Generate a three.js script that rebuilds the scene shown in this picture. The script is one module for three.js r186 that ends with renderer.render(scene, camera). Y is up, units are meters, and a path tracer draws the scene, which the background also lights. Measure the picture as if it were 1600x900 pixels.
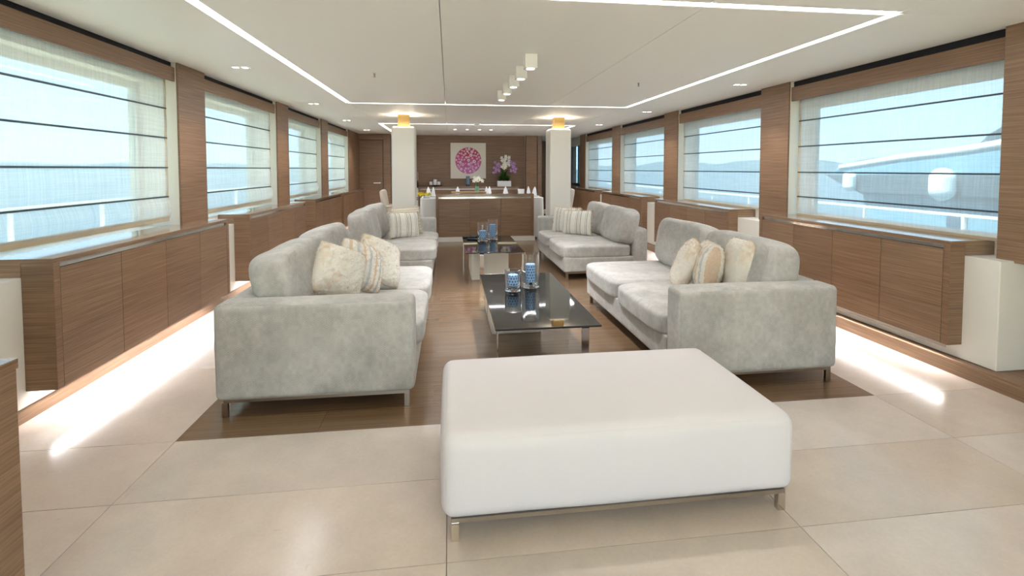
import * as THREE from 'three';
import { RoundedBoxGeometry } from 'three/addons/geometries/RoundedBoxGeometry.js';
import { mergeGeometries } from 'three/addons/utils/BufferGeometryUtils.js';
import { ImprovedNoise } from 'three/addons/math/ImprovedNoise.js';
import { RectAreaLightUniformsLib } from 'three/addons/lights/RectAreaLightUniformsLib.js';

// ---------------------------------------------------------------- camera, sky, sun, exposure
const scene = new THREE.Scene();
const renderer = new THREE.WebGLRenderer({ antialias: true });
renderer.toneMapping = THREE.LinearToneMapping;
renderer.toneMappingExposure = 1.82;
renderer.shadowMap.enabled = true;
RectAreaLightUniformsLib.init();

const F = 762, CY = 295.9;
const camera = new THREE.PerspectiveCamera(2 * Math.atan(450 / F) * 180 / Math.PI, 16 / 9, 0.05, 6000);
camera.position.set(0, 1.4, 0);
camera.rotation.order = 'YXZ';
camera.rotation.set(-2.4 * Math.PI / 180, -7.322 * Math.PI / 180, 0);
camera.setViewOffset(1600, 900, 0, 450 - CY, 1600, 900);

const SKY = 3.1, SUN = 30;
{ // hazy bright sky: nearly white at the horizon, soft blue overhead
  const w = 64, h = 64, a = new Float32Array(w * h * 4);
  for (let j = 0; j < h; j++) {
    const el = Math.max(0, (j + 0.5) / h * 2 - 1), t = Math.pow(el, 0.5);
    const c = [0.96 - 0.44 * t, 0.97 - 0.28 * t, 1.01 - 0.06 * t];
    for (let i = 0; i < w; i++) a.set([...c.map((x) => x * SKY), 1], (j * w + i) * 4);
  }
  const t = new THREE.DataTexture(a, w, h, THREE.RGBAFormat, THREE.FloatType);
  t.mapping = THREE.EquirectangularReflectionMapping; t.magFilter = THREE.LinearFilter; t.minFilter = THREE.LinearFilter; t.needsUpdate = true;
  scene.background = t;
}
const sun = new THREE.DirectionalLight(new THREE.Color(1, 0.93, 0.82), SUN);
sun.position.set(-14, 30, -6); sun.target.position.set(0, 0, -6); sun.castShadow = true;
Object.assign(sun.shadow.camera, { left: -25, right: 25, top: 25, bottom: -25, near: 1, far: 80 });
scene.add(sun, sun.target);

// light levels of the fittings
const L_STRIP = 12, L_UNDER = 48, L_CUBE = 4, L_SPOT = 2.2, L_PILLAR = 15;

// ---------------------------------------------------------------- helpers
let seed = 7;
const rnd = () => { seed = (seed * 1664525 + 1013904223) >>> 0; return seed / 4294967296; };
const rr = (a, b) => a + (b - a) * rnd();
const taken = {};
function numbered(n) { const k = taken[n] = (taken[n] ?? -1) + 1; return k ? `${n}_${String(k).padStart(3, '0')}` : n; }
function shade(o) { o.castShadow = true; o.receiveShadow = true; return o; }
function thing(name, label, category, [x, y, z] = [0, 0, 0], turn = 0, group, kind) {
  const o = new THREE.Group(); o.name = numbered(name); o.position.set(x, y, z); o.rotation.y = turn;
  o.userData = { label, category }; if (group) o.userData.group = group; if (kind) o.userData.kind = kind;
  scene.add(o); return o;
}
function struct(name) { const o = new THREE.Group(); o.name = name; o.userData = { kind: 'structure' }; scene.add(o); return o; }
function part(name, geo, mat, parent, label) {
  const m = shade(new THREE.Mesh(Array.isArray(geo) ? merge(geo) : geo, mat)); m.name = name; if (label) m.userData.label = label; parent.add(m); return m;
}
function merge(list) { return mergeGeometries(list.map((g) => { const q = g.index ? g.toNonIndexed() : g; for (const k of Object.keys(q.attributes)) if (!['position', 'normal', 'uv'].includes(k)) q.deleteAttribute(k); q.morphAttributes = {}; return q; })); }
// uv in metres; grain (u) runs along the long horizontal of each face. along = 'z' or 'x' for level faces
function metreUV(g, along = 'z', ou = 0, ov = 0) {
  g = g.index ? g.toNonIndexed() : g;
  const p = g.attributes.position, uv = new Float32Array(p.count * 2), a = new THREE.Vector3(), b = new THREE.Vector3(), c = new THREE.Vector3();
  for (let i = 0; i < p.count; i += 3) {
    a.fromBufferAttribute(p, i); b.fromBufferAttribute(p, i + 1); c.fromBufferAttribute(p, i + 2);
    const n = b.clone().sub(a).cross(c.clone().sub(a)), ax = Math.abs(n.x), ay = Math.abs(n.y), az = Math.abs(n.z);
    [a, b, c].forEach((q, k) => {
      let u, v;
      if (ax >= ay && ax >= az) { u = q.z; v = q.y; } else if (az >= ay) { u = q.x; v = q.y; } else if (along === 'z') { u = q.z; v = q.x; } else { u = q.x; v = q.z; }
      uv[(i + k) * 2] = u + ou; uv[(i + k) * 2 + 1] = v + ov;
    });
  }
  g.setAttribute('uv', new THREE.BufferAttribute(uv, 2)); return g;
}
// box between two corners; r rounds its edges
function bx(x0, x1, y0, y1, z0, z1, r = 0, along = 'z', ou = 0, ov = 0) {
  if (x0 > x1) [x0, x1] = [x1, x0]; if (y0 > y1) [y0, y1] = [y1, y0]; if (z0 > z1) [z0, z1] = [z1, z0];
  const w = x1 - x0, h = y1 - y0, d = z1 - z0;
  const g = r ? new RoundedBoxGeometry(w, h, d, 1, Math.min(r, w / 2.01, h / 2.01, d / 2.01)) : new THREE.BoxGeometry(w, h, d);
  g.translate((x0 + x1) / 2, (y0 + y1) / 2, (z0 + z1) / 2);
  return metreUV(g, along, ou, ov);
}
function cyl(r0, r1, h, x, y, z, n = 20) { const g = new THREE.CylinderGeometry(r1, r0, h, n); g.translate(x, y + h / 2, z); return g; }
const PN = new ImprovedNoise();
// upholstered block: rounded edges, swollen faces, slight wrinkles. cornered at its base centre
function soft(w, h, d, r, puff = [0.02, 0.02, 0.02], wrinkle = 0.003, N = 22, ns = 0, power = 0) {
  const parts = [], hw = w / 2, hh = h / 2, hd = d / 2;
  const faces = [[0, 1, 2, 1], [0, 1, 2, -1], [1, 2, 0, 1], [1, 2, 0, -1], [2, 0, 1, 1], [2, 0, 1, -1]], H = [hw, hh, hd];
  for (const [a, b, c, s] of faces) { // a: u axis, b: v axis, c: normal axis
    const pos = [], uv = [], idx = [];
    for (let j = 0; j <= N; j++) for (let i = 0; i <= N; i++) {
      const tu = Math.sin((i / N * 2 - 1) * Math.PI / 2), tv = Math.sin((j / N * 2 - 1) * Math.PI / 2);
      const q = [0, 0, 0]; q[a] = tu * H[a]; q[b] = tv * H[b]; q[c] = s * H[c];
      const inner = q.map((x, k) => THREE.MathUtils.clamp(x, -(H[k] - r), H[k] - r));
      const n = new THREE.Vector3(q[0] - inner[0], q[1] - inner[1], q[2] - inner[2]).normalize();
      const f = q.map((x, k) => 1 - Math.pow(Math.abs(x) / H[k], 2.6));
      const pw = power && 1 / Math.pow(q.reduce((t, x, k) => t + Math.pow(Math.abs(x) / H[k], power), 0), 1 / power); // power > 0: a full, evenly rounded cushion
      const P = power ? q.map((x) => x * pw) : [inner[0] + n.x * r, inner[1] + n.y * r, inner[2] + n.z * r];
      if (power) n.set(...P.map((x, k) => Math.sign(x) * Math.pow(Math.abs(x) / H[k], power - 1) / H[k])).normalize(); else for (let k = 0; k < 3; k++) { const o = [0, 1, 2].filter((m) => m !== k); P[k] += Math.sign(q[k]) * Math.pow(Math.abs(q[k]) / H[k], 2) * puff[k] * Math.pow(Math.max(0, f[o[0]] * f[o[1]]), 0.85); }
      const wv = wrinkle * (PN.noise(P[0] * 2.6 + ns, P[1] * 2.6 + ns * 1.7, P[2] * 2.6 + ns * 0.6) + 0.14 * PN.noise(P[0] * 11 + ns, P[1] * 11, P[2] * 11 + ns));
      pos.push(P[0] + n.x * wv, P[1] + n.y * wv, P[2] + n.z * wv); uv.push(tu * H[a] + ns, tv * H[b] + ns * 0.37);
    }
    for (let j = 0; j < N; j++) for (let i = 0; i < N; i++) {
      const p = j * (N + 1) + i, q = p + 1, t = p + N + 1, u = t + 1;
      if (s > 0) idx.push(p, q, u, p, u, t); else idx.push(p, u, q, p, t, u);
    }
    const g = new THREE.BufferGeometry(); g.setAttribute('position', new THREE.Float32BufferAttribute(pos, 3)); g.setAttribute('uv', new THREE.Float32BufferAttribute(uv, 2)); g.setIndex(idx);
    parts.push(g);
  }
  const g = mergeGeometries(parts), key = new Map(), p = g.attributes.position;
  // normals shared over the seams of the six faces
  g.computeVertexNormals(); const nn = g.attributes.normal, sum = new Map();
  for (let i = 0; i < p.count; i++) { const k = [p.getX(i), p.getY(i), p.getZ(i)].map((x) => Math.round(x * 2e4)).join(); key.set(i, k); const v = sum.get(k) ?? new THREE.Vector3(); v.x += nn.getX(i); v.y += nn.getY(i); v.z += nn.getZ(i); sum.set(k, v); }
  for (let i = 0; i < p.count; i++) { const v = sum.get(key.get(i)).clone().normalize(); nn.setXYZ(i, v.x, v.y, v.z); }
  g.translate(0, hh, 0); return g;
}
// ---------------------------------------------------------------- textures
function hash(x, y, s) { let h = (x * 374761393 + y * 668265263 + s * 2147483647) | 0; h = Math.imul(h ^ (h >>> 13), 1274126177); h ^= h >>> 16; return (h >>> 0) / 4294967296; }
function vn(x, y, px, py, s) { // value noise, periodic
  const xi = Math.floor(x), yi = Math.floor(y), fx = x - xi, fy = y - yi, u = fx * fx * (3 - 2 * fx), v = fy * fy * (3 - 2 * fy);
  const m = (a, n) => ((a % n) + n) % n, A = hash(m(xi, px), m(yi, py), s), B = hash(m(xi + 1, px), m(yi, py), s), C = hash(m(xi, px), m(yi + 1, py), s), D = hash(m(xi + 1, px), m(yi + 1, py), s);
  return (A + (B - A) * u) * (1 - v) + (C + (D - C) * u) * v;
}
function tex(w, h, fn, { srgb = true, size = [1, 1] } = {}) {
  const a = new Uint8Array(w * h * 4);
  for (let j = 0; j < h; j++) for (let i = 0; i < w; i++) { const c = fn(i / w, j / h, i, j); for (let k = 0; k < 3; k++) a[(j * w + i) * 4 + k] = Math.max(0, Math.min(255, c[k])); a[(j * w + i) * 4 + 3] = 255; }
  const t = new THREE.DataTexture(a, w, h); t.wrapS = t.wrapT = THREE.RepeatWrapping; t.magFilter = THREE.LinearFilter; t.minFilter = THREE.LinearMipmapLinearFilter; t.generateMipmaps = true;
  if (srgb) t.colorSpace = THREE.SRGBColorSpace; t.repeat.set(1 / size[0], 1 / size[1]); t.needsUpdate = true; return t;
}
const grey = (v) => [v, v, v];
// straight-grained veneer: fine streaks along u
const woodVal = (u, v, s) => 0.56 * vn(u * 6, v * 420, 6, 420, s) + 0.36 * vn(u * 10, v * 160, 10, 160, s + 1) + 0.22 * vn(u * 3, v * 50, 3, 50, s + 2) + 0.2 * vn(u * 2, v * 9, 2, 9, s + 3);
const T_wood = tex(1024, 1024, (u, v) => { const t = (woodVal(u, v, 11) - 0.67) * 1.05; return [136 + 47 * t, 107 + 44 * t, 82 + 39 * t]; }, { size: [1.7, 0.8] });
const T_woodBump = tex(512, 1024, (u, v) => grey(255 * (0.7 * vn(u * 6, v * 420, 6, 420, 11) + 0.3 * vn(u * 10, v * 160, 10, 160, 12))), { srgb: false, size: [1.7, 0.8] });
const T_plank = tex(1024, 1024, (u, v) => { const t = (woodVal(u, v, 31) - 0.67) * 1.0; return [119 + 36 * t, 95 + 33 * t, 71 + 29 * t]; }, { size: [2.2, 0.8] });
const T_stone = tex(1024, 1024, (u, v, i, j) => {
  let t = 9 * (vn(u * 7, v * 7, 7, 7, 41) - 0.5) + 7 * (vn(u * 26, v * 26, 26, 26, 42) - 0.5) + 5 * (vn(u * 200, v * 200, 200, 200, 43) - 0.5);
  const sp = vn(u * 120, v * 90, 120, 90, 44); if (sp > 0.955) t -= 260 * (sp - 0.955);
  return [213 + t, 202 + t, 194 + t * 0.95];
}, { size: [1.9, 1.9] });
const T_fab = tex(1024, 1024, (u, v, i, j) => { // velvet herringbone, brushed in patches
  const nap = 26 * (vn(u * 6, v * 5, 6, 5, 51) - 0.5) + 15 * (vn(u * 19, v * 16, 19, 16, 52) - 0.5) + 14 * (vn(u * 60, v * 50, 60, 50, 55) - 0.5);
  const z = Math.abs((u * 48) % 2 - 1), r = (v * 128 + z * 1.6) % 1, wv = r < 0.5 ? 15 : -15, g = 30 * (hash(i, j, 53) - 0.5), t = nap + wv + g;
  return [184 + t, 181 + t, 175 + t * 0.98];
}, { size: [1.15, 1.15] });
const T_fabBump = tex(1024, 1024, (u, v, i, j) => { const z = Math.abs((u * 48) % 2 - 1), r = (v * 128 + z * 1.6) % 1; return grey(130 + 60 * Math.sin(r * 6.283) + 60 * hash(i, j, 54)); }, { srgb: false, size: [1.15, 1.15] });
const T_leather = tex(512, 512, (u, v) => grey(255 * (0.6 * vn(u * 130, v * 130, 130, 130, 61) + 0.4 * vn(u * 60, v * 60, 60, 60, 62))), { srgb: false, size: [0.3, 0.3] });
const T_weave = tex(1024, 1024, (u, v, i, j) => { // open weave of the sheer blinds: how much thread there is
  const slub = vn(u * 260, v * 5, 260, 5, 71), slub2 = vn(u * 6, v * 300, 6, 300, 72), f = hash(i, j, 73); return grey(255 * THREE.MathUtils.clamp(0.50 + 0.10 * (slub - 0.5) + 0.07 * (slub2 - 0.5) + 0.16 * (f - 0.5), 0, 1));
}, { srgb: false, size: [1.1, 1.1] });
const T_fur = tex(512, 512, (u, v, i, j) => {
  const p = vn(u * 4, v * 3, 4, 3, 81) + 0.35 * (vn(u * 18, v * 16, 18, 16, 82) - 0.5), k = THREE.MathUtils.smoothstep(p, 0.46, 0.95), f = 20 * (hash(i, j, 83) - 0.5);
  return [226 - 16 * k + f, 220 - 36 * k + f, 208 - 52 * k + f];
});
const T_furStripe = tex(512, 512, (u, v, i, j) => {
  const w = u + 0.02 * (vn(u * 9, v * 9, 9, 9, 91) - 0.5), b = (w * 7) % 1, k = b > 0.6 ? 1 : 0, g = (w * 7) % 2 > 1, f = 22 * (hash(i, j, 92) - 0.5);
  return k ? (g ? [188 + f, 190 + f, 188 + f] : [211 + f, 186 + f, 160 + f]) : [224 + f, 218 + f, 206 + f];
});
const stripes = [[0.16, 0.012], [0.2, 0.02], [0.26, 0.012], [0.31, 0.02], [0.5, 0.01], [0.55, 0.02], [0.6, 0.012], [0.66, 0.02], [0.82, 0.012], [0.87, 0.016]];
const T_stripe = tex(512, 512, (u, v, i, j) => {
  const f = 14 * (hash(i, j, 101) - 0.5) + ((i + j) & 1 ? 4 : -4); let c = [226, 222, 212];
  for (const [at, w] of stripes) if (Math.abs(u - at) < w / 2 + 0.003 * vn(u * 3, v * 40, 3, 40, 102)) c = w > 0.015 ? [146, 146, 138] : [178, 166, 146];
  return c.map((x) => x + f);
});
const T_knit = tex(256, 256, (u, v, i, j) => { const r = (v * 9) % 1, z = Math.sin((u * 18 + Math.floor(v * 9)) * 6.283), t = 26 * (Math.sin(r * Math.PI) - 0.6) + 10 * z + 12 * (hash(i, j, 111) - 0.5); return [216 + t, 206 + t, 186 + t]; });
const T_candle = tex(512, 256, (u, v) => { // blue candle with rows of dark lozenges
  const row = Math.floor(v * 4), x = (u * 12 + (row & 1) * 0.5) % 1 - 0.5, y = (v * 4) % 1 - 0.5, d = Math.abs(x) * 1.7 + Math.abs(y) * 1.3; return d < 0.5 ? [40, 58, 118] : [160, 200, 236];
});
const dots = []; for (let k = 0; k < 900 && dots.length < 120; k++) { const a = rr(0, 6.283), q = Math.sqrt(rnd()) * 0.345, r = rr(0.02, 0.048), x = q * Math.cos(a), y = q * Math.sin(a); if (q + r < 0.372 && dots.every((d) => Math.hypot(d[0] - x, d[1] - y) > d[2] + r + 0.006)) dots.push([x, y, r, rnd()]); }
const T_art = tex(512, 512, (u, v) => { // cream canvas, a pink disc with plain pale dots
  const x = u - 0.5, y = v - 0.5, d = Math.hypot(x, y); if (d > 0.372) return [234, 229, 217];
  const n = vn(u * 14, v * 14, 14, 14, 121), red = THREE.MathUtils.clamp(0.5 + y * 2.1 + 0.5 * (n - 0.5), 0, 1);
  let c = [206 - 8 * red, 112 - 46 * red, 182 - 82 * red];
  for (const [a, b, r, k] of dots) { const q = Math.hypot(x - a, y - b); if (q < r) { c = k > 0.3 ? [240, 232, 236] : [222, 186, 214]; if (q < r * 0.4) c = k > 0.6 ? [122, 140, 160] : [214, 126, 164]; break; } }
  return c;
});
const T_sea = tex(512, 512, (u, v) => grey(255 * (0.5 * vn(u * 20, v * 20, 20, 20, 131) + 0.3 * vn(u * 50, v * 50, 50, 50, 132) + 0.2 * vn(u * 110, v * 110, 110, 110, 133))), { srgb: false, size: [14, 14] });

// ---------------------------------------------------------------- materials
const std = (o) => new THREE.MeshPhysicalMaterial(o);
const M = {
  wood: std({ map: T_wood, bumpMap: T_woodBump, bumpScale: 0.0006, roughness: 0.42 }),
  woodTop: std({ map: T_wood, roughness: 0.16, clearcoat: 0.6, clearcoatRoughness: 0.08 }),
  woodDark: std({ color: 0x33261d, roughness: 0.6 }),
  plank: std({ map: T_plank, roughness: 0.24, clearcoat: 0.25, clearcoatRoughness: 0.15 }),
  plank2: std({ map: T_plank, color: 0xf7f4f0, roughness: 0.25, clearcoat: 0.25, clearcoatRoughness: 0.15 }),
  stone: std({ map: T_stone, roughness: 0.19 }),
  stone2: std({ map: T_stone, color: 0xf6f3ee, roughness: 0.19 }),
  stone3: std({ map: T_stone, color: 0xfbf6f0, roughness: 0.2 }),
  grout: std({ color: 0x8f8676, roughness: 0.8 }),
  ceil: std({ color: 0xf5f4ef, roughness: 0.5 }),
  white: std({ color: 0xeae6dc, roughness: 0.35 }),
  trim: std({ color: 0xe9e4d6, roughness: 0.5 }),
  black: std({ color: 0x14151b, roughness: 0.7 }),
  rod: std({ color: 0x4b5257, roughness: 0.45, metalness: 0.3 }),
  hem: std({ color: 0xcdbd9f, roughness: 0.9, transmission: 0.3 }),
  chrome: std({ color: 0xcfcac2, roughness: 0.09, metalness: 1 }),
  steel: std({ color: 0xaaa297, roughness: 0.28, metalness: 1 }),
  brass: std({ color: 0xa98a55, roughness: 0.35, metalness: 0.6 }),
  fabric: std({ map: T_fab, bumpMap: T_fabBump, bumpScale: 0.0012, roughness: 0.92, sheen: 0.5, sheenColor: new THREE.Color(0xdedad0), sheenRoughness: 0.5 }),
  leather: std({ color: 0xd9d4d5, bumpMap: T_leather, bumpScale: 0.0004, roughness: 0.48 }),
  chair: std({ color: 0xcfc4b6, roughness: 0.8 }),
  cloth: std({ color: 0xeff0ee, roughness: 0.85 }),
  napkin: std({ color: 0xf1eff2, roughness: 0.9 }),
  blackGlass: std({ color: 0x0d0f0f, roughness: 0.035, ior: 1.62 }),
  glassEdge: std({ color: 0x2a3a35, roughness: 0.1 }),
  glass: std({ color: 0xffffff, transmission: 1, thickness: 0.005, roughness: 0.0, ior: 1.45 }),
  pane: std({ color: 0xf4fbfa, transmission: 1, thickness: 0, roughness: 0.0, ior: 1.3 }),
  paneTint: std({ color: 0xb2c2c8, transmission: 1, thickness: 0, roughness: 0.0, ior: 1.3 }),
  blind: std({ color: 0xfbfaf7, transmission: 0.6, thickness: 0, roughness: 1, ior: 1.05, specularIntensity: 0, alphaMap: T_weave, transparent: true, side: THREE.DoubleSide }),
  candle: std({ map: T_candle, roughness: 0.55 }),
  candleTop: std({ color: 0x9cc1e8, roughness: 0.55 }),
  wick: std({ color: 0x22201e, roughness: 0.9 }),
  fur: std({ map: T_fur, roughness: 0.95, sheen: 0.4, sheenColor: new THREE.Color(0xe8e0d4) }),
  furStripe: std({ map: T_furStripe, roughness: 0.95, sheen: 0.4, sheenColor: new THREE.Color(0xe8e0d4) }),
  hair: std({ color: 0xe2d6c4, roughness: 0.9 }),
  hairTan: std({ color: 0xdcc3a6, roughness: 0.9 }),
  stripe: std({ map: T_stripe, roughness: 0.92 }),
  knit: std({ map: T_knit, bumpMap: T_knit, bumpScale: 0.006, roughness: 0.95 }),
  art: std({ map: T_art, roughness: 0.6 }),
  canvas: std({ color: 0xe8e2d4, roughness: 0.7 }),
  leaf: std({ color: 0x3f6b2a, roughness: 0.45 }),
  stem: std({ color: 0x5b6a3a, roughness: 0.6 }),
  petalW: std({ color: 0xf3efe6, roughness: 0.7 }),
  petalP: std({ color: 0xb486ba, roughness: 0.7 }),
  petalY: std({ color: 0xe9d21f, roughness: 0.7 }),
  soil: std({ color: 0x3a2e22, roughness: 0.95 }),
  plastic: std({ color: 0x15161a, roughness: 0.35 }),
  porcelain: std({ color: 0xf1f0ee, roughness: 0.25 }),
  blueGlass: std({ color: 0x8fa9b8, roughness: 0.12, transmission: 0.35, thickness: 0.02 }),
  tray: std({ color: 0xc8a27a, roughness: 0.5 }),
  glow: std({ color: 0xffffff, emissive: 0xfff8ea, emissiveIntensity: 4.0 }),
  glowSoft: std({ color: 0xffffff, emissive: 0xfff4e2, emissiveIntensity: 2.2 }),
  gelcoat: std({ color: 0xf0eee8, roughness: 0.35 }),
  deck: std({ color: 0xdccdb2, roughness: 0.8 }),
  sea: std({ color: 0x375256, roughness: 0.25, bumpMap: T_sea, bumpScale: 0.25 }),
  hill: std({ color: 0x55646a, roughness: 1 }),
  hullGrey: std({ color: 0x4b585f, roughness: 0.4 }),
  hullBlue: std({ color: 0x7c9fae, roughness: 0.3 }),
  fender: std({ color: 0xf2f2f0, roughness: 0.6 }),
};
const woodTint = [0xffffff, 0xf6f1ec, 0xfff8f0].map((c) => { const m = M.wood.clone(); m.color = new THREE.Color(c); return m; });
function area(w, h, color, intensity, pos, dir) {
  const l = new THREE.RectAreaLight(color, intensity, w, h); l.position.set(...pos); l.up.set(0, 0, 1); if (Math.abs(dir[2]) > 0.9) l.up.set(0, 1, 0);
  l.lookAt(pos[0] + dir[0], pos[1] + dir[1], pos[2] + dir[2]); scene.add(l); return l;
}
function spot(color, cd, pos, angle, size = 1) {
  const l = new THREE.SpotLight(color, cd, 0, angle, 0.6, 2); l.position.set(...pos); l.target.position.set(pos[0], 0, pos[2]); l.shadow.radius = size; l.castShadow = true; scene.add(l, l.target); return l;
}

// ================================================================ ROOM SHELL
const H = 2.32, ZB = -13.6, ZA = 2.4;
const WL = [-1.392, -2.652, -7.09], WARM = 0xf8f9ff;
// ---- floor
{
  const floor = struct('floor');
  part('floor_slab', bx(-3, 4.2, -0.12, -0.008, -16, ZA), M.grout, floor);
  const g = 0.0012, top = 0, bot = -0.02, stones = [M.stone, M.stone2, M.stone3];
  const tile = (x0, x1, z0, z1) => part('tile', bx(x0 + g, x1 - g, bot, top, z0 + g, z1 - g, 0.001, 'x', rr(0, 2), rr(0, 2)), stones[Math.floor(rnd() * 3)], floor);
  const X = [-2.8, -1.405, -0.017, 1.357, 2.602, 3.9];
  for (let k = 0; k < 11; k++) for (let i = 0; i < 5; i++) tile(X[i], X[i + 1], -2.652 + k * 0.479, Math.min(-2.652 + (k + 1) * 0.479, ZA));
  for (let z = -2.652; z > -15.9; z -= 0.96) { tile(-2.8, -1.405, Math.max(z - 0.96, -16), z); tile(2.602, 3.9, Math.max(z - 0.96, -16), z); }
  // oak planks laid across, from the front of the seating to the far wall
  let k = 0;
  for (let z = -2.652; z > -13.7; z -= 0.24, k++) {
    const cut = -1.405 + (0.35 + 0.3 * (k % 3)) * 2.0;
    for (const [a, b] of [[-1.405, cut], [cut, 2.602]]) part('plank', bx(a + 0.0005, b - 0.0005, bot, top, z - 0.24 + 0.0005, z - 0.0005, 0, 'x', rr(0, 3), rr(0, 3)), rnd() > 0.45 ? M.plank : M.plank2, floor);
  }
}
// ---- ceiling: panels with open joints; wider joints hold the light strips
const S = 0.033;
{
  const c = struct('ceiling');
  part('ceiling_slab', bx(-3.3, 4.5, H + 0.04, H + 0.16, -16, ZA), M.ceil, c);
  const X = [-2.47, -1.392, -0.05, 1.45, 2.64, 3.7], Z = [ZA, -2.62, -7.09, -10.19, -12.5, -16];
  const strip = (zmid) => (zmid < -2.62 && zmid > -7.09) || (zmid < -10.19 && zmid > -12.5);
  for (let j = 0; j < 5; j++) for (let i = 0; i < 5; i++) {
    const zm = (Z[j] + Z[j + 1]) / 2, mid = i > 0 && i < 4;
    const gx = (k) => ((k === 1 || k === 4) && strip(zm) ? S : 0.002), gz = (k) => (k > 0 && k < 4 && mid ? S : k === 4 && mid ? 0.012 : 0.002);
    part('ceiling_panel', bx(X[i] + gx(i), X[i + 1] - gx(i + 1), H, H + 0.03, Z[j + 1] + gz(j + 1), Z[j] - gz(j), 0.002), M.ceil, c);
  }
}
function lightFrame(label, x0, x1, z0, z1, far, lit) {
  const t = thing('ceiling_light_frame', label, 'ceiling light', [(x0 + x1) / 2, H, (z0 + z1) / 2], 0, 'light lines in the ceiling'), cx = (x0 + x1) / 2, cz = (z0 + z1) / 2;
  const seg = (a, b, c, d) => part('light_strip', bx(a - cx, b - cx, 0.004, 0.02, c - cz, d - cz), M.glow, t);
  seg(x0 - S, x1 + S, z0 - S, z0 + S); area(x1 - x0, 0.05, WARM, lit, [cx, H - 0.004, z0], [0, -1, 0]);
  if (far) { seg(x0 - S, x1 + S, z1 - S, z1 + S); area(x1 - x0, 0.05, WARM, lit, [cx, H - 0.004, z1], [0, -1, 0]); }
  for (const x of [x0, x1]) { seg(x - S, x + S, z1 + (far ? S : 0), z0 - S); area(0.05, Math.abs(z0 - z1), WARM, lit, [x, H - 0.004, cz], [0, -1, 0]); }
}
lightFrame('large rectangle of white light lines in the ceiling above the sofas', -1.392, 2.64, -2.62, -7.09, true, L_STRIP);
lightFrame('three-sided white light line in the ceiling above the dining table', -1.392, 2.64, -10.19, -12.48, false, L_STRIP);

// ---- side walls
const L = { s: -1, col: -2.33, hdr: -2.355, front: -2.14, dado: -2.30, base: -2.33, blind: -2.42, back: -2.46, glass: -2.67, out: -2.74, hb: 2.155, ht: 2.275, rods: [1.92, 1.667, 1.411, 1.161], bays: [[-2.3, -4.6], [-5.07, -7.05], [-7.53, -9.39], [-9.87, -11.82]], end: -13.17, cred: [[-2.93, -5.06], [-5.56, -7.66], [-8.17, -10.12], [-10.27, -12.66]] };
const R = { s: 1, col: 3.57, hdr: 3.595, front: 3.355, dado: 3.47, base: 3.40, blind: 3.66, back: 3.70, glass: 3.87, out: 3.94, hb: 2.115, ht: 2.26, rods: [1.902, 1.634, 1.365, 1.11], bays: [[-2.76, -4.78], [-5.25, -7.32], [-7.81, -9.95], [-10.44, -12.6]], end: -16, cred: [[-2.87, -4.92], [-5.5, -7.66], [-8.23, -10.48], [-10.95, -13.1]] };
const SIDE = ['left', 'right'];
let windowNumber = 0;
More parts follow.
